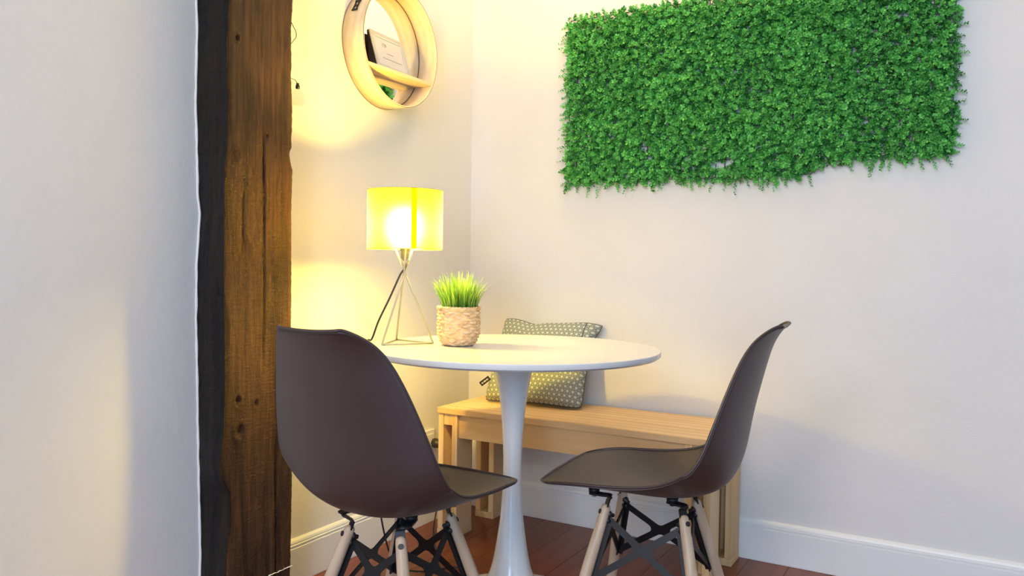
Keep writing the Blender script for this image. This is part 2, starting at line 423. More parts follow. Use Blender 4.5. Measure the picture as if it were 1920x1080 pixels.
# ------------------------------------------------------------------ cushion
def cushion():
    root = thing('cushion', 'grey-green patterned square cushion leaning on the back wall on the pine bench', 'cushion', (0, 0, 0))
    # corners of the leaning pillow: bottom-left, bottom-right, top-right, top-left
    BL, BR, TR, TL = [Vector(v) for v in ((.190, -.185, .464), (.572, -.146, .464), (.578, -.034, .762), (.203, -.058, .766))]
    n = 44; 
    nrm = (BR-BL).cross(TL-BL).normalized()   # faces the room
    if nrm.y > 0: nrm = -nrm
    def surf(side):
        P = np.zeros((n, n, 3)); 
        for i in range(n):
            for j in range(n):
                u, v = j/(n-1), i/(n-1)
                a, b = 2*u-1, 2*v-1
                # sides pulled in, corners left as ears
                pin = (1 - .045*(1-b*b)*abs(a)**3)*(1-.035*(abs(a*b))**10); pin2 = (1 - .05*(1-a*a)*abs(b)**3)*(1-.035*(abs(a*b))**10)
                uu, vv = .5+.5*a*pin, .5+.5*b*pin2
                p = BL*(1-uu)*(1-vv) + BR*uu*(1-vv) + TR*uu*vv + TL*(1-uu)*vv
                th = .056*((1-a**4)*(1-b**4))**.42 + .004*noise.noise(Vector((u*5, v*5, 3*side)))*(1-a*a)*(1-b*b)
                if side > 0:
                    th *= (.85+.25*(1-v))   # fuller low down
                    th += .006*math.exp(-((u-.30-.25*(1-v))/.10)**2)*(v**3)*(1-b**8)*-1.5
                p = p + nrm*th*side + Vector((0, 0, -.012*math.exp(-((u-.33)/.13)**2)*max(0, v-.6)/.4 + .004*math.sin(u*9)*max(0, v-.6)))
                e = max(0, (u-.90)/.10)*max(0, (v-.78)/.22); p.x += .020*e; p.y += .012*e; p.z -= .006*e
                p.y = min(p.y, -.016 if p.z < .14 else -.003)
                p.z = max(p.z, .4605)
                P[i, j] = p
        return P
    for side, nm in ((1, 'front_panel'), (-1, 'back_panel')):
        P = surf(side)
        if side < 0: P = P[:, ::-1]
        me = grid_mesh(nm, P)
        uv = me.uv_layers.new(name='UVMap')
        li = np.zeros(len(me.loops), int); me.loops.foreach_get('vertex_index', li)
        U = np.stack([(li % n)/(n-1)*.40, (li//n)/(n-1)*.34], 1)
        uv.data.foreach_set('uv', U.ravel().astype(np.float32))
        o = link_mesh(nm, me, M_FABRIC, root, True)
    # piping seam along the outline, a fold tube coloured dark for the shade in the ear's crease
    P = surf(1); loop = [P[0, j] for j in range(0, n, 2)]+[P[i, -1] for i in range(0, n, 2)]+[P[-1, j] for j in range(n-1, -1, -2)]+[P[i, 0] for i in range(n-1, -1, -2)]
    bm = bmesh.new(); add_tube(bm, [Vector(p)+Vector((0, -.0005, 0)) for p in loop], .0018, 6)
    mesh_obj('seam', bm, plain('seam_and_fold_shade', (.05, .06, .055), .8), root)
    Pf = surf(1); bm = bmesh.new(); jc = int(.93*(n-1)); add_tube(bm, [Vector(Pf[i, jc])+Vector((0, -.0004, 0)) for i in range(int(.80*(n-1)), n)], [.0016]*(n-int(.80*(n-1))), 6)
    mesh_obj('fold_shade', bm, bpy.data.materials['seam_and_fold_shade'], root)
    # care label
    bm = bmesh.new(); add_box(bm, -.021, .021, -.0008, .0008, -.009, .009)
    lb = mesh_obj('fabric_label', bm, M_BLACKP, root); lb['label'] = 'small black sewn-on label'
    lb.location = (.205, -.205, .540); lb.rotation_euler = (0, math.radians(-38), math.radians(28))
    bm = bmesh.new()
    for k, wd in enumerate((.004, .0025, .005, .003, .004, .003)):
        add_box(bm, -.015+k*.0052, -.015+k*.0052+wd*.8, -.0012, -.0008, -.0025, .0025)
    mesh_obj('lettering', bm, M_WHITE, lb)
cushion()

# ------------------------------------------------------------------ pedestal table
def table():
    root = thing('pedestal_table', 'round white pedestal table with a trumpet foot between the two chairs', 'table', (.6502, -.768, 0))
    bm = bmesh.new(); R = .4037
    for pf in ([(.001, .7215), (R-.008, .7215)], [(R-.008, .7215), (R-.0006, .7262)], [(R-.0006, .7262), (R, .7268), (R, .7388)], [(R, .7388), (R-.0012, .7400)], [(R-.0012, .7400), (.001, .7400)]):
        add_lathe(bm, pf, 192, caps=False)
    mesh_obj('tabletop', bm, M_TABLE, root)
    prof = [(.001, .001), (.238, .001), (.2445, .003), (.2445, .009), (.238, .0125), (.19, .017), (.145, .026), (.112, .040), (.088, .060), (.070, .084), (.0585, .110), (.051, .140), (.0455, .170), (.040, .205), (.034, .245), (.0295, .290), (.0262, .345), (.0254, .400), (.0262, .450), (.0290, .505), (.0330, .555), (.0395, .605), (.0465, .645), (.0530, .675), (.0600, .700), (.070, .7135), (.090, .7195), (.11, .7222), (.001, .7223)]
    # smooth the profile
    pr = np.array(prof[4:-2]); t = np.arange(len(pr)); tt = np.linspace(0, len(pr)-1, 90)
    def smooth(a):
        k = np.array([1, 2, 3, 2, 1])/9; b = np.pad(a, 2, mode='edge'); return np.convolve(b, k, 'valid')
    r_, z_ = smooth(np.interp(tt, t, pr[:, 0])), smooth(np.interp(tt, t, pr[:, 1]))
    prof2 = prof[:4] + list(zip(r_.tolist(), z_.tolist())) + prof[-2:]
    bm = bmesh.new(); add_lathe(bm, prof2, 96); mesh_obj('pedestal', bm, M_TABLE, root)
table()

# ------------------------------------------------------------------ shell chairs
KC = np.array([[0.2542, 0.4387, 0.1619, -0.0056], [0.227, 0.4355, 0.1922, 0.0033], [0.1611, 0.4281, 0.2107, 0.0204], [0.0468, 0.413, 0.2131, 0.0411], [-0.0675, 0.4067, 0.217, 0.0664], [-0.1639, 0.4374, 0.2233, 0.0832], [-0.2018, 0.5099, 0.2226, 0.0641], [-0.2188, 0.6096, 0.2019, 0.0462], [-0.2465, 0.7234, 0.1663, 0.0366], [-0.2658, 0.7892, 0.1338, 0.0246], [-0.2900, 0.8285, 0.0902, 0.0065], [-.2985, .8308, .076, .004]])
def cr(K, n):
    out = []; m = len(K)
    for i in range(m-1):
        p0, p1, p2, p3 = K[max(i-1, 0)], K[i], K[i+1], K[min(i+2, m-1)]
        for k in range(n):
            t = k/n
            out.append(.5*((2*p1)+(-p0+p2)*t+(2*p0-5*p1+4*p2-p3)*t*t+(-p0+3*p1-3*p2+p3)*t**3))
    out.append(K[-1]); return np.array(out)
def shell_grid(n=8, m=22, off=0.0):
    S = cr(KC, n)
    for _ in range(3):                                  # ease the profile
        S[1:-1] = .25*S[:-2]+.5*S[1:-1]+.25*S[2:]
    T = np.gradient(S[:, :2], axis=0); T /= np.linalg.norm(T, axis=1)[:, None]
    N = np.stack([T[:, 1], -T[:, 0]], 1)
    u = np.linspace(-1, 1, 2*m+1)
    G = np.zeros((len(S), 2*m+1, 3))
    for j, t in enumerate(u):
        o = S[:, 3]*abs(t)**2.2
        G[:, j, 0] = S[:, 0]+N[:, 0]*o; G[:, j, 1] = S[:, 2]*t; G[:, j, 2] = S[:, 1]+N[:, 1]*o
    for _ in range(8): G[1:-1] = .25*G[:-2]+.5*G[1:-1]+.25*G[2:]
    return G
LEG_T = {(1, 1): (.113, .070, .368), (-1, 1): (-.080, .070, .368)}
LEG_B = {(1, 1): (.190, .188, 0), (-1, 1): (-.168, .180, 0)}
def legpts(sx, sy):
    a, b = LEG_T[(sx, 1)], LEG_B[(sx, 1)]
    return Vector((a[0], a[1]*sy, a[2])), Vector((b[0], b[1]*sy, b[2]))
def x_brace(c):
    """c: four corner Vectors A_top, A_bot, B_top, B_bot -> flat X plate mesh with rounded crotches and end flanges"""
    At, Ab, Bt, Bb = c
    # intersection of the diagonals
    d1 = Bb-At; d2 = Ab-Bt
    nrm = d1.cross(d2).normalized()
    # solve At + s d1 = Bt + t d2
    r = Bt-At; s = r.cross(d2).dot(nrm)/d1.cross(d2).dot(nrm)
    O = At + d1*s
    ex = (Bt-At).normalized(); ex = (ex-nrm*ex.dot(nrm)).normalized(); ey = nrm.cross(ex)
    ends = [Bt, At, Ab, Bb]
    pol = []
    for e in ends:
        v = e-O; pol.append((math.atan2(v.dot(ey), v.dot(ex)), v.length))
    pol.sort()
    h, rf = .0085, .014
    loop = []
    for i in range(4):
        a1, L1 = pol[i]; a2, L2 = pol[(i+1) % 4]
        if a2 < a1: a2 += 2*math.pi
        # end of the arm i
        dx, dy = math.cos(a1), math.sin(a1)
        loop.append((dx*L1+dy*h, dy*L1-dx*h)); loop.append((dx*L1-dy*h, dy*L1+dx*h))
        half = (a2-a1)/2; mid = (a1+a2)/2; dist = (h+rf)/math.sin(half)
        cx, cy = math.cos(mid)*dist, math.sin(mid)*dist
        st = a1-math.pi/2; en = a2+math.pi/2-2*math.pi
        # tangent on arm i is at direction a1-90deg from circle centre, on arm i+1 at a2+90deg
        for k in range(8):
            t = k/7; aa = st+(en-st)*t
            loop.append((cx+rf*math.cos(aa), cy+rf*math.sin(aa)))
    bm = bmesh.new(); th = .0014
    top = [bm.verts.new(O+ex*x+ey*y+nrm*th) for x, y in loop]; bot = [bm.verts.new(O+ex*x+ey*y-nrm*th) for x, y in loop]
    bm.faces.new(top); bm.faces.new(bot[::-1])
    for i in range(len(loop)):
        bm.faces.new((top[i], bot[i], bot[(i+1) % len(loop)], top[(i+1) % len(loop)]))
    # flanges following the legs
    for a, b, o in ((At, Ab, Bt), (Bt, Bb, At)):
        ax = (b-a).normalized(); inn = (o-a); inn = (inn-ax*inn.dot(ax)).normalized()
        w0, w1 = -.004, .012
        q = [a-ax*.006+inn*w0, b+ax*.010+inn*w0, b+ax*.010+inn*w1, a-ax*.006+inn*w1]
        t1 = [bm.verts.new(p+nrm*.0018) for p in q]; t2 = [bm.verts.new(p-nrm*.0018) for p in q]
        bm.faces.new(t1); bm.faces.new(t2[::-1])
        for i in range(4): bm.faces.new((t1[i], t2[i], t2[(i+1) % 4], t1[(i+1) % 4]))
    bmesh.ops.recalc_face_normals(bm, faces=bm.faces)
    return bm
def strap(pts, wdir, wd, th):
    """flat bar along pts; width along wdir"""
    bm = bmesh.new(); rings = []
    wdir = Vector(wdir).normalized()
    for i, p in enumerate(pts):
        t = (pts[min(i+1, len(pts)-1)]-pts[max(i-1, 0)]).normalized(); nn = t.cross(wdir).normalized()
        rings.append([bm.verts.new(p+wdir*a*wd/2+nn*b*th/2) for a, b in ((-1, -1), (1, -1), (1, 1), (-1, 1))])
    for a, b in zip(rings[:-1], rings[1:]):
        for k in range(4): bm.faces.new((a[k], a[(k+1) % 4], b[(k+1) % 4], b[k]))
    bm.faces.new(rings[0][::-1]); bm.faces.new(rings[-1])
    bmesh.ops.recalc_face_normals(bm, faces=bm.faces)
    return bm
def make_chair(label, loc, rz):
    root = thing('shell_chair', label, 'chair', loc, rz)
    me = grid_mesh('seat_shell', shell_grid())
    sh = link_mesh('seat_shell', me, M_SHELL, root, True)
    md = sh.modifiers.new('thickness', 'SOLIDIFY'); md.thickness = .0055; md.offset = -1
    bv = sh.modifiers.new('edge', 'BEVEL'); bv.width = .0018; bv.segments = 2; bv.limit_method = 'ANGLE'; bv.angle_limit = math.radians(50)
    # thickened lip round the rim
    G = shell_grid(); rim = [G[i, 0] for i in range(len(G))]+[G[-1, j] for j in range(1, G.shape[1])]+[G[i, -1] for i in range(len(G)-2, -1, -1)]+[G[0, j] for j in range(G.shape[1]-2, 0, -1)]
    rim.append(rim[0])
    bm = bmesh.new(); add_tube(bm, rim, .0036, 8, False)
    mesh_obj('rim', bm, M_SHELL, root)
    for sx in (1, -1):
        for sy in (1, -1):
            T, B = legpts(sx, sy); ax = (T-B).normalized(); L = (T-B).length
            pts = [B+ax*L*t for t in (0, .02, .3, .62, .86, .965, .985, .995, 1.0)]
            rd = [.0105, .0118, .0142, .0148, .0133, .0122, .0112, .0085, .003]
            bm = bmesh.new(); add_tube(bm, pts, rd, 20)
            lg = mesh_obj('leg', bm, M_BEECH, root)
            bm = bmesh.new(); add_tube(bm, [B+Vector((0, 0, -.0))+ax*.0, B+ax*.008], [.0108, .0122], 16); mesh_obj('foot_glide', bm, M_BLACKP, lg)
            rad = Vector((ax.x, ax.y, 0)); out = Vector((T.x-.015, T.y, 0)).normalized(); out = (out-ax*out.dot(ax)).normalized(); tang = ax.cross(out).normalized()
            # flat bracket let into the slot of the leg, bent over under the seat
            up0 = T-ax*.036; up1 = T+ax*.012
            zt = .394 if sx > 0 else .396
            bx, by, mx, my = (.100, .084, .152, .088) if sx > 0 else (-.088, .092, -.046, .078)
            pb, pm = Vector((bx, by*sy, zt)), Vector((mx, my*sy, zt+.003))
            dm = (pm-pb).normalized()
            bend = [up0, up1, up1+(pb-up1)*.75-dm*.002, pb-Vector((0, 0, .003)), pb+dm*.006, pb+dm*.02, pm]
            bm = strap(bend[:4], tang, .0225, .0042)
            side = Vector((-dm.y, dm.x, 0))
            bm2 = strap([bend[3]-dm*.002+Vector((0, 0, .002)), bend[4]+Vector((0, 0, .001)), bend[5], bend[6]], side, .024, .005)
            tmp = bpy.data.meshes.new('t'); bm2.to_mesh(tmp); bm2.free(); bm.from_mesh(tmp); bpy.data.meshes.remove(tmp)
            add_tube(bm, [pm-dm*.010, pm-dm*.010+Vector((0, 0, .016 if sx > 0 else .013))], [.013, .015], 14)
            br = mesh_obj('bracket', bm, M_BLACK, root)
            bm = bmesh.new(); q = pm-dm*.010+Vector((0, 0, -.001)); add_tube(bm, [q, q-Vector((0, 0, .007))], [.007, .006], 10)
            mesh_obj('bolt', bm, M_CHROME if sx > 0 else M_BLACK, br)
            # bolt head outside, wing nuts inside
            bp = T-ax*.022
            bm = bmesh.new(); add_tube(bm, [bp+out*.0115, bp+out*.0145], [.0065, .0058], 14); mesh_obj('bolt', bm, M_BLACKP, lg)
            bm = bmesh.new(); add_tube(bm, [bp-out*.010, bp-out*.016, bp-out*.017, bp-out*.026], [.0085, .0085, .0055, .0050], 12)
            add_tube(bm, [bp-out*.010-ax*.016, bp-out*.016-ax*.016, bp-out*.017-ax*.016, bp-out*.024-ax*.016], [.008, .008, .0055, .0050], 12)
            mesh_obj('wing_nut', bm, M_BLACKP, lg)
    # four steel X braces between neighbouring legs
    def cp(sx, sy, z):
        T, B = legpts(sx, sy); t = (T.z-z)/(T.z); p = T+(B-T)*t
        inn = Vector((.015-p.x, -p.y, 0)).normalized(); return p+inn*.0175
    for (a, b) in (((1, 1), (-1, 1)), ((1, -1), (-1, -1)), ((1, 1), (1, -1)), ((-1, 1), (-1, -1))):
        bm = x_brace((cp(*a, .330), cp(*a, .188), cp(*b, .330), cp(*b, .188)))
        mesh_obj('cross_brace', bm, M_BLACK, root)
    return root
def copy_tree(o, parent=None):
    c = o.copy(); COL.objects.link(c)
    if parent is not None: c.parent = parent
    for ch in list(o.children): copy_tree(ch, c)
    return c
ch1 = make_chair('dark taupe plastic shell chair seen from behind, nearest the timber post', (.6089, -1.2304, 0), 1.5864)
ch1['group'] = 'shell chairs at the round table'
ch2 = copy_tree(ch1); ch2.location = (1.0755, -.7607, 0); ch2.rotation_euler = (0, 0, 3.2307)
ch2['label'] = 'dark taupe plastic shell chair seen from the side, under the green leaf panel'

# ------------------------------------------------------------------ tripod table lamp
LX, LY, LZ = .349, -.877, .740
def lamp():
    root = thing('table_lamp', 'table lamp with glowing yellow drum shade and crossed wire tripod on the white table', 'lamp', (LX, LY, LZ))
    base = [Vector((.343-LX, -.967-LY, .003)), Vector((.4275-LX, -.844-LY, .003)), Vector((.276-LX, -.819-LY, .003))]
    cz = .203
    tops = []
    for b in base:
        d = Vector((0, 0, cz))-b; tops.append(Vector((0, 0, cz))+d*.36)
    for b, t in zip(base, tops):
        off = (t-b).cross(Vector((0, 0, 1))).normalized()*.0022
        bm = bmesh.new(); add_tube(bm, [b, Vector((0, 0, cz))+off, t+off*1.2], .0029, 10); mesh_obj('leg_rod', bm, M_LAMPROD, root)
    for i in range(3):
        bm = bmesh.new(); add_tube(bm, [base[i], base[(i+1) % 3]], .0026, 10); mesh_obj('base_rod', bm, M_LAMPROD, root)
    # top ring joining the rods, socket, bulb
    bm = bmesh.new()
    for i in range(3): add_tube(bm, [tops[i], tops[(i+1) % 3]], .0022, 8)
    mesh_obj('top_ring', bm, M_LAMPROD, root)
    bm = bmesh.new(); add_lathe(bm, [(.0005, .236), (.006, .236), (.0075, .240), (.0115, .243), (.0115, .262), (.0145, .264), (.0145, .274), (.0115, .277), (.0005, .277)], 24)
    mesh_obj('socket', bm, plain('socket_grey', (.28, .28, .26), .3), root)
    bm = bmesh.new(); add_lathe(bm, [(.0005, .277), (.012, .280), (.015, .292), (.023, .308), (.029, .328), (.0295, .342), (.025, .358), (.015, .369), (.0005, .372)], 28)
    mesh_obj('bulb', bm, M_BULB, root)
    # shade
    R, z0, z1 = .1065, .2690, .4345
    bm = bmesh.new(); seg = 96; a0, a1 = [], []
    for k in range(seg):
        a = 2*math.pi*k/seg
        a0.append(bm.verts.new((R*math.cos(a), R*math.sin(a), z0))); a1.append(bm.verts.new((R*math.cos(a), R*math.sin(a), z1)))
    for k in range(seg):
        f = bm.faces.new((a0[k], a0[(k+1) % seg], a1[(k+1) % seg], a1[k])); f.smooth = True
    sh = mesh_obj('lamp_shade', bm, M_SHADE, root)
    # overlap seam facing the room, right of the middle
    am = math.atan2(-(math.cos(.60)), math.sin(.60)) + .29
    bm = bmesh.new(); pr = None
    for k in range(7):
        a = am-.070+.14*k/6
        v = [bm.verts.new(((R+.0008)*math.cos(a), (R+.0008)*math.sin(a), z)) for z in (z0, z1)]
        if pr: f = bm.faces.new((pr[0], v[0], v[1], pr[1])); f.smooth = True
        pr = v
    mesh_obj('seam_strip', bm, M_SEAM, sh)['label'] = 'darker overlap strip of the yellow shade'
    for z in (z0, z1):
        bm = bmesh.new(); add_tube(bm, [((R)*math.cos(2*math.pi*k/64), (R)*math.sin(2*math.pi*k/64), z) for k in range(65)], .0011, 6, False)
        mesh_obj('rim_wire', bm, plain('yellow_edge', (.55, .42, .03), .6), sh)
    # spider carrying the shade
    bm = bmesh.new()
    for k in range(3):
        a = 2*math.pi*k/3+.3; add_tube(bm, [(.013*math.cos(a), .013*math.sin(a), .268), (R*math.cos(a), R*math.sin(a), .2705)], .0012, 6)
    mesh_obj('shade_spider', bm, M_LAMPROD, root)
    # cable: from the socket down over the table edge, to the floor and up to the plug in the wall socket
    def W(x, y, z): return (x-LX, y-LY, z-LZ)
    P = [W(.349, -.877, .978), W(.352, -.879, .957), W(.340, -.886, .935), W(.315, -.900, .870), W(.286, -.912, .805), W(.262, -.909, .757), W(.246, -.901, .7445), W(.2365, -.900, .7435), W(.231, -.899, .715), W(.229, -.88, .5), W(.232, -.84, .25), W(.24, -.78, .06), W(.27, -.70, .006), W(.36, -.60, .005), W(.45, -.62, .005), W(.44, -.70, .005), W(.34, -.66, .005), W(.20, -.50, .005), W(.09, -.36, .008), W(.060, -.30, .06), W(.058, -.275, .17), W(.050, -.264, .258), W(.044, -.263, .277)]
    pts = cr(np.array(P), 8); ks = 7*8
    bm = bmesh.new(); add_tube(bm, [Vector(p) for p in pts[:ks+1]], .0028, 8); mesh_obj('cord', bm, M_BLACKP, root)
    c = thing('power_cable', 'black cable lying on the floor and plugged into the wall outlet behind the left chair', 'cable', (LX, LY, LZ))
    bm = bmesh.new(); add_tube(bm, [Vector(p) for p in pts[ks:]], .0028, 8); mesh_obj('cord', bm, M_BLACKP, c)
    bm = bmesh.new()
    add_tube(bm, [W(.016, -.262, .298), W(.020, -.262, .298), W(.034, -.262, .297), W(.046, -.262, .293), W(.050, -.262, .289)], [.016, .0185, .0175, .013, .006], 16)
    add_tube(bm, [W(.045, -.262, .292), W(.044, -.263, .276)], [.006, .004], 10)
    add_tube(bm, [W(.030, -.262, .298), W(.034, -.238, .296)], [.008, .004], 10)
    mesh_obj('plug', bm, M_BLACKP, c)
lamp()

# wall outlet
def outlet():
    root = thing('wall_outlet', 'white wall outlet with a black plug low on the left wall beside the bench', 'outlet', (0.0002, -.285, .305))
    bm = bmesh.new(); add_box(bm, 0, .009, -.042, .042, -.042, .042, .003); mesh_obj('cover_plate', bm, M_WHITEP, root)
    bm = bmesh.new(); add_box(bm, .0091, .0118, -.030, .042-.008, -.028, .028, .002); mesh_obj('socket_insert', bm, M_WHITEP, root)
outlet()

# ------------------------------------------------------------------ potted grass
def plant():
    root = thing('potted_grass', 'artificial grass tuft in a woven pale wicker pot on the white table', 'potted plant', (.504, -.828, .740))
    # woven pot: strands go over and under upright stakes
    n, m = 110, 168; H = .106
    P = np.zeros((n, m, 3)); rows = 12; st = 11
    for i in range(n):
        t = i/(n-1); z = .001+H*t
        R = .0405+.0175*min(1, t/.30)**.55 + .0015*math.sin(t*3)
        rr = t*rows; row = int(rr); fr = rr-row
        for j in range(m):
            a = 2*math.pi*j/m
            ph = a*st/2 + (math.pi/2 if row % 2 else 0) + .35*noise.noise(Vector((row*3.3, math.cos(a)*1.5, math.sin(a)*1.5)))
            over = math.sin(ph*2)
            bumpv = (.5+.5*over)*math.sin(math.pi*min(1, max(0, fr)))**.6
            r = R + .0058*bumpv - .0026 + .0006*noise.noise(Vector((math.cos(a)*30, math.sin(a)*30, z*300)))
            dz = .0012*math.sin(a*st+row)
            P[i, j] = (r*math.cos(a), r*math.sin(a), max(0.0005, z+dz*(1 if 0 < i < n-1 else 0)))
    link_mesh('wicker_pot', grid_mesh('wicker_pot', P, True), M_WICKER, root, True)
    bm = bmesh.new(); add_lathe(bm, [(.040, .0008), (.0005, .0008)], 40, caps=False); add_lathe(bm, [(.0575, .106), (.0565, .1085), (.054, .107), (.053, .095), (.0005, .094)], 48, caps=False)
    mesh_obj('pot_lining', bm, M_SOIL, root)
    # twisted strand rim
    bm = bmesh.new()
    for s in range(2):
        add_tube(bm, [((.0585+.0018*math.cos(k*.9+s*math.pi))*math.cos(2*math.pi*k/120), (.0585+.0018*math.cos(k*.9+s*math.pi))*math.sin(2*math.pi*k/120), .1065+.0018*math.sin(k*.9+s*math.pi)) for k in range(121)], .0026, 8, False)
    mesh_obj('pot_rim', bm, M_WICKER, root)
    # grass blades (nobody could count them): one part
    random.seed(21); V, F, S = [], [], []
    for b in range(420):
        a = random.uniform(0, 2*math.pi); r0 = .048*math.sqrt(random.random())
        lean = (r0/.048)**1.3*random.uniform(.05, .45)+random.uniform(0, .08)
        if random.random() < .06: lean += .35
        L = random.uniform(.070, .128)*(1-.20*(r0/.048)) if lean < .5 else random.uniform(.085, .125)
        aa = a+random.uniform(-.5, .5); wd = random.uniform(.0012, .0021); sh = random.random()
        ta = random.uniform(0, math.pi); base = len(V); ns = 6
        for k in range(ns):
            t = k/(ns-1); ang = lean*(.35+.9*t)
            rad = r0+L*t*math.sin(ang); z = .096+L*t*math.cos(ang)
            x, y = r0*math.cos(a)+(rad-r0)*math.cos(aa), r0*math.sin(a)+(rad-r0)*math.sin(aa)
            ww = wd*(1-t**2.2)+.0001
            V.append((x-ww*math.sin(ta), y+ww*math.cos(ta), z)); V.append((x+ww*math.sin(ta), y-ww*math.cos(ta), z)); S += [sh*.7+.3*t]*2
        for k in range(ns-1): F.append((base+2*k, base+2*k+1, base+2*k+3, base+2*k+2))
    me = bpy.data.meshes.new('grass'); me.from_pydata(V, [], F)
    at = me.attributes.new('shade', 'FLOAT', 'POINT'); at.data.foreach_set('value', S)
    g = link_mesh('grass', me, M_GRASS, root); g['kind'] = 'stuff'; g['label'] = 'bright yellow-green artificial grass blades'
plant()

# ------------------------------------------------------------------ round mirror shelf
MY, MZ, MR = -.564, 1.690, .197
def mirror():
    root = thing('round_mirror', 'round mirror in deep wooden hoop frame with a shelf, on the wall above the lamp', 'mirror', (0, MY, MZ))
    def hoop(r0, r1, x0, x1, seg=128):
        bm = bmesh.new(); rings = []
        for (x, r) in ((x0, r1), (x1-.001, r1), (x1, r1-.001), (x1, r0+.001), (x1-.001, r0), (x0, r0)):
            rings.append([bm.verts.new((x, r*math.cos(2*math.pi*k/seg), r*math.sin(2*math.pi*k/seg))) for k in range(seg)])
        nr = len(rings)
        for i in range(nr):
            a, b = rings[i], rings[(i+1) % nr]
            for k in range(seg):
                f = bm.faces.new((a[k], a[(k+1) % seg], b[(k+1) % seg], b[k])); f.smooth = i in (0, 4)
        bmesh.ops.recalc_face_normals(bm, faces=bm.faces)
        return bm
    mesh_obj('hoop_frame', hoop(MR-.0045, MR, .001, .089), M_VENEER, root)
    # dark thin edge lines of the laminate
    bm = bmesh.new(); add_tube(bm, [(.0885, (MR+.0002)*math.cos(2*math.pi*k/128), (MR+.0002)*math.sin(2*math.pi*k/128)) for k in range(129)], .0007, 6, False)
    add_tube(bm, [(.0015, (MR+.0002)*math.cos(2*math.pi*k/128), (MR+.0002)*math.sin(2*math.pi*k/128)) for k in range(129)], .0009, 6, False)
    mesh_obj('edge_line', bm, M_EDGE, root)
    bm = bmesh.new(); r = MR-.0048
    v0 = [bm.verts.new((.0128, r*math.cos(2*math.pi*k/128), r*math.sin(2*math.pi*k/128))) for k in range(128)]
    v1 = [bm.verts.new((.006, r*math.cos(2*math.pi*k/128), r*math.sin(2*math.pi*k/128))) for k in range(128)]
    bm.faces.new(v0); bm.faces.new(v1[::-1])
    for k in range(128): bm.faces.new((v0[k], v1[k], v1[(k+1) % 128], v0[(k+1) % 128]))
    bmesh.ops.recalc_face_normals(bm, faces=bm.faces)
    mesh_obj('mirror_glass', bm, M_MIRROR, root)
    bm = bmesh.new(); add_tube(bm, [(.0136, (r-.0006)*math.cos(2*math.pi*k/128), (r-.0006)*math.sin(2*math.pi*k/128)) for k in range(129)], .0011, 6, False)
    mesh_obj('glass_joint', bm, M_EDGE, root)
    zs = 1.604-MZ; hw = math.sqrt((MR-.006)**2-zs**2)-.001
    bm = bmesh.new(); add_box(bm, .0145, .0870, -hw, hw, zs-.0095, zs+.0015, .0008); mesh_obj('shelf', bm, M_VENEER, root)
    # blackened hanging clip on the hoop
    bm = bmesh.new(); a = math.radians(151)
    cy, cz = MR*math.cos(a), MR*math.sin(a); ty, tz = -math.sin(a), math.cos(a); ny, nz = math.cos(a), math.sin(a)
    def slab(s0, s1, x0, x1):
        vs = []
        for x in (x0, x1):
            for s in (s0, s1):
                for h in (.0002, .003): vs.append(bm.verts.new((x, cy+ty*s+ny*h, cz+tz*s+nz*h)))
        for f in ((0, 1, 3, 2), (4, 6, 7, 5), (0, 4, 5, 1), (2, 3, 7, 6), (0, 2, 6, 4), (1, 5, 7, 3)): bm.faces.new([vs[i] for i in f])
    slab(-.018, .022, .030, .034); slab(-.018, .022, .044, .048); slab(-.022, -.014, .028, .050); slab(-.001, .005, .030, .048); slab(.016, .022, .028, .050)
    bmesh.ops.recalc_face_normals(bm, faces=bm.faces)
    mesh_obj('metal_clip', bm, M_BLACK, root)
mirror()
def card():
    root = thing('framed_card', 'small silver-edged framed card leaning on the shelf of the round mirror', 'picture frame', (.071, -.580, 1.6062))
    root.rotation_euler = (0, math.radians(-17), math.radians(4))
    W2, H = .096, .128
    bm = bmesh.new(); vs = []
    for y in (-W2+.001, W2-.001):
        for (x, z) in ((-.0032, .001), (-.0032, H-.001), (-.010, H-.001), (-.034, .012)): vs.append(bm.verts.new((x, y, z)))
    bm.faces.new(vs[:4]); bm.faces.new(vs[4:][::-1])
    for i in range(4): bm.faces.new((vs[i], vs[4+i], vs[4+(i+1) % 4], vs[(i+1) % 4]))
    bmesh.ops.recalc_face_normals(bm, faces=bm.faces); mesh_obj('frame_back', bm, M_BLACKP, root)
    bm = bmesh.new()
    for (y0, y1, z0, z1) in ((-W2, W2, 0, .012), (-W2, W2, H-.012, H), (-W2, -W2+.012, .012, H-.012), (W2-.012, W2, .012, H-.012)): add_box(bm, -.003, .001, y0, y1, z0, z1)
    mesh_obj('frame_border', bm, M_MAT, root)
    p = box('paper', (-.003, -.0012, -W2+.012, W2-.012, .012, H-.012), M_PAPER, root)
    bm = bmesh.new()
    add_box(bm, .001, .0014, -W2+.022, W2-.018, H-.016, H-.0135); add_box(bm, .001, .0014, W2-.0185, W2-.016, .022, H-.0135)
    mesh_obj('bright_inset', bm, M_WHITE, root)
    bm = bmesh.new()
    pts = [(-.0008, -.028+.012*math.cos(k*.35), .087+.006*math.sin(k*.35)) for k in range(19)]
    add_tube(bm, pts, .0007, 5, False)
    add_tube(bm, [(-.0008, -.032, .087), (-.0008, -.026, .090), (-.0008, -.020, .084)], .0007, 5)
    random.seed(5); y = -.020
    while y < .012:
        wd = random.uniform(.002, .004); add_box(bm, -.0012, -.0007, y, y+wd, .058, .0605); y += wd+.0012
    y = -.052
    while y < .054:
        wd = random.uniform(.002, .006); add_box(bm, -.0012, -.0007, y, y+wd, .038, .0400); y += wd+.0012
    mesh_obj('printed_lines', bm, M_PRINT, p)
card()

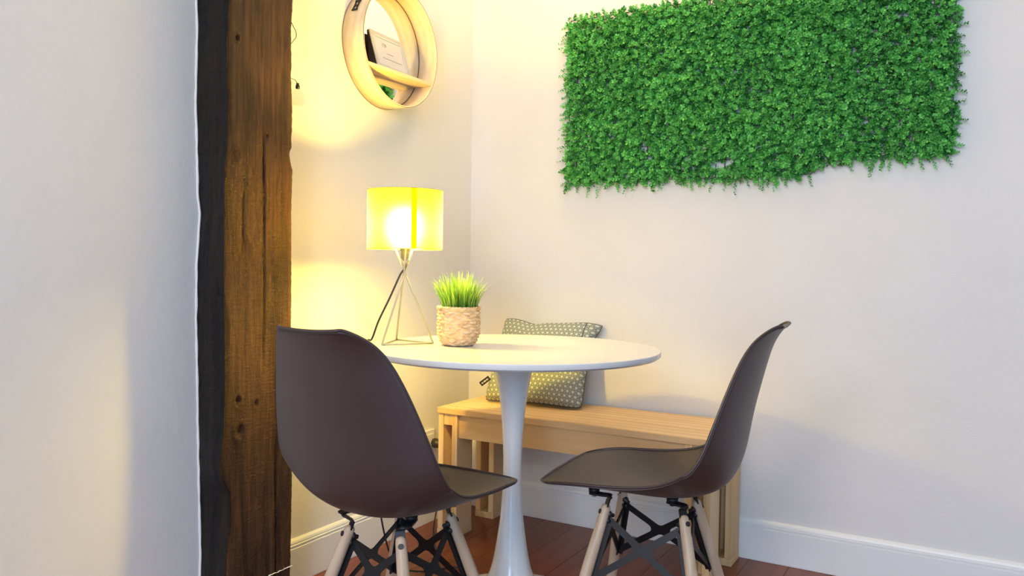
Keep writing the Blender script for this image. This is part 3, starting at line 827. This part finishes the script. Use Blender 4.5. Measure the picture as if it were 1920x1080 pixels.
# ------------------------------------------------------------------ clear bulbs hanging beside the post
def string_light():
    root = thing('string_light', 'unlit clear glass bulb on a thin black wire hanging beside the timber post', 'string light', (.04, -.990, 1.485))
    bm = bmesh.new(); P = cr(np.array([(-.015, -.060, .33), (-.006, -.050, .22), (0, -.022, .166), (0, -.009, .150), (0, -.008, .134), (-.001, -.020, .118), (-.006, -.045, .08), (-.004, -.035, .020), (0, -.010, .010), (0, .000, -.002)]), 8)
    add_tube(bm, [Vector(p) for p in P], .0011, 6); mesh_obj('wire', bm, M_BLACKP, root)
    bm = bmesh.new(); add_lathe(bm, [(.001, .004), (.0045, .003), (.0052, -.003), (.0062, -.004), (.0062, -.012), (.001, -.012)], 16); mesh_obj('socket', bm, M_BLACKP, root)
    bm = bmesh.new(); add_lathe(bm, [(.005, -.011), (.007, -.016), (.0130, -.0225), (.0185, -.030), (.0213, -.0385), (.0205, -.048), (.0165, -.056), (.010, -.061), (.001, -.063)], 28)
    mesh_obj('bulb', bm, M_GLASS, root)
string_light()

# ------------------------------------------------------------------ green leaf panel
def hedge():
    X0, X1, Z0, Z1 = .445, 1.715, 1.290, 1.890
    root = thing('leaf_panel', 'artificial boxwood leaf panel hanging on the back wall', 'wall decoration', (0, -.004, 0))
    rng = np.random.default_rng(8)
    # three mats side by side hang at slightly different heights
    mats = [(.440, .870, 1.275, 1.875), (.868, 1.300, 1.272, 1.872), (1.298, 1.690, 1.312, 1.905)]
    for (a, b, c, d) in mats:
        bm = bmesh.new()
        nx = 14; nz = 20
        for i in range(nx+1):
            x = a+(b-a)*i/nx; add_box(bm, x-.0012, x+.0012, -.0085, -.006, c, d)
        for k in range(nz+1):
            z = c+(d-c)*k/nz; add_box(bm, a, b, -.0095, -.0075, z-.0012, z+.0012)
        mesh_obj('lattice', bm, M_BLACKP, root)['label'] = 'black plastic lattice behind the leaves'
    # one leaf: a small rhombus with a folded midrib (4 verts, 2 tris)
    def sprig(base, dirv, L, nl, size, V, S, fan):
        dirv = dirv/np.linalg.norm(dirv)
        u = np.cross(dirv, rng.normal(size=3)); u /= np.linalg.norm(u); v = np.cross(dirv, u)
        sag = np.array([0, 0, -1.0])
        shade = rng.random()
        for k in range(nl):
            t = (k//2+1)/(nl//2+.5)
            p = base+dirv*L*t+sag*L*.12*t*t
            ang = k*math.pi+(k//2)*1.25
            o = (u*math.cos(ang)+v*math.sin(ang))*(1.0)+dirv*.75
            o /= np.linalg.norm(o)
            s = size*(1.15-.45*t)*rng.uniform(.8, 1.2)
            w_ = np.cross(o, dirv+rng.normal(size=3)*.35); w_ /= np.linalg.norm(w_)
            nn = np.cross(o, w_)
            V += [p, p+o*s*.5+w_*s*.36+nn*s*.08, p+o*s, p+o*s*.5-w_*s*.36+nn*s*.08]
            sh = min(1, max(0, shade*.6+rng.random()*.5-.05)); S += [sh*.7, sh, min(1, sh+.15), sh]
    def build(V, S, name, parent):
        V = np.array(V); nq = len(V)//4
        i = np.arange(nq)[:, None]*4
        F = np.concatenate([i+np.array([[0, 1, 2]]), i+np.array([[0, 2, 3]])], 0)
        me = bpy.data.meshes.new(name); me.from_pydata(V.tolist(), [], F.tolist())
        at = me.attributes.new('shade', 'FLOAT', 'POINT'); at.data.foreach_set('value', np.array(S, dtype=np.float32))
        return link_mesh(name, me, M_LEAF, parent)
    holes = [(.585, 1.300, .012), (.615, 1.302, .012), (.745, 1.385, .018), (.755, 1.47, .012), (.845, 1.285, .016), (1.005, 1.315, .026), (1.035, 1.325, .022), (1.36, 1.345, .014), (1.26, 1.62, .008), (1.50, 1.49, .010), (1.0, 1.55, .007), (1.385, 1.395, .008), (1.60, 1.53, .009), (1.15, 1.71, .009)]
    for mi, (a, b, c, d) in enumerate(mats):
        V, S = [], []
        sp = .0122
        for x in np.arange(a+.004, b, sp):
            for z in np.arange(c+.004, d, sp):
                px, pz = x+rng.normal()*.005, z+rng.normal()*.005
                hl = min([(math.hypot(px-h[0], pz-h[1])/h[2]) for h in holes])
                if hl < 1: continue
                deep = rng.uniform(.018, .056)
                clump = noise.noise(Vector((px*14, pz*14, 1)))
                dv = np.array([rng.normal()*.5, -1.0, rng.normal()*.5-.15])
                sz = .0148 if noise.noise(Vector((px*5, pz*5, 7))) > -.15 else .0112
                sprig(np.array([px, -.004, pz]), dv, deep*(1+.35*clump), 14, sz, V, S, 0)
        # low creeping leaves close to the lattice
        for x in np.arange(a+.004, b, .0125):
            for z in np.arange(c+.004, d, .0125):
                px, pz = x+rng.normal()*.004, z+rng.normal()*.004
                if min([(math.hypot(px-h[0], pz-h[1])/h[2]) for h in holes]) < 1: continue
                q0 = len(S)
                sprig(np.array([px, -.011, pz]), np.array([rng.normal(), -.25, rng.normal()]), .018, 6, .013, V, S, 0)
                S[q0:] = [v*.35 for v in S[q0:]]  # backing leaves coloured darker to stand for shade in the gaps
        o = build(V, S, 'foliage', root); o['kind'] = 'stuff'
    # loose sprigs that stick out past the edges
    k = 0
    def fringe(x, z, dx, dz, L):
        V, S = [], []
        d = np.array([dx, -.28, dz]); sprig(np.zeros(3), d, L, 22, .0098, V, S, 0)
        # stem
        o = build(V, S, 'sprig', root); o.location = (x, -.012, z)
    for z in np.arange(1.285, 1.87, .021): fringe(.446, z+rng.normal()*.004, -1, rng.normal()*.35-.1, rng.uniform(.025, .050))
    for z in np.arange(1.32, 1.90, .024): fringe(1.684, z+rng.normal()*.005, 1, rng.normal()*.4, rng.uniform(.018, .045))
    for (a, b, c, d) in mats:
        for x in np.arange(a+.01, b-.005, .027):
            if not (.833 < x < .862): fringe(x+rng.normal()*.004, c+.006, rng.normal()*.45, -1, rng.uniform(.022, .062))
            fringe(x+rng.normal()*.004, d-.004, rng.normal()*.45, 1, rng.uniform(.015, .036))
hedge()
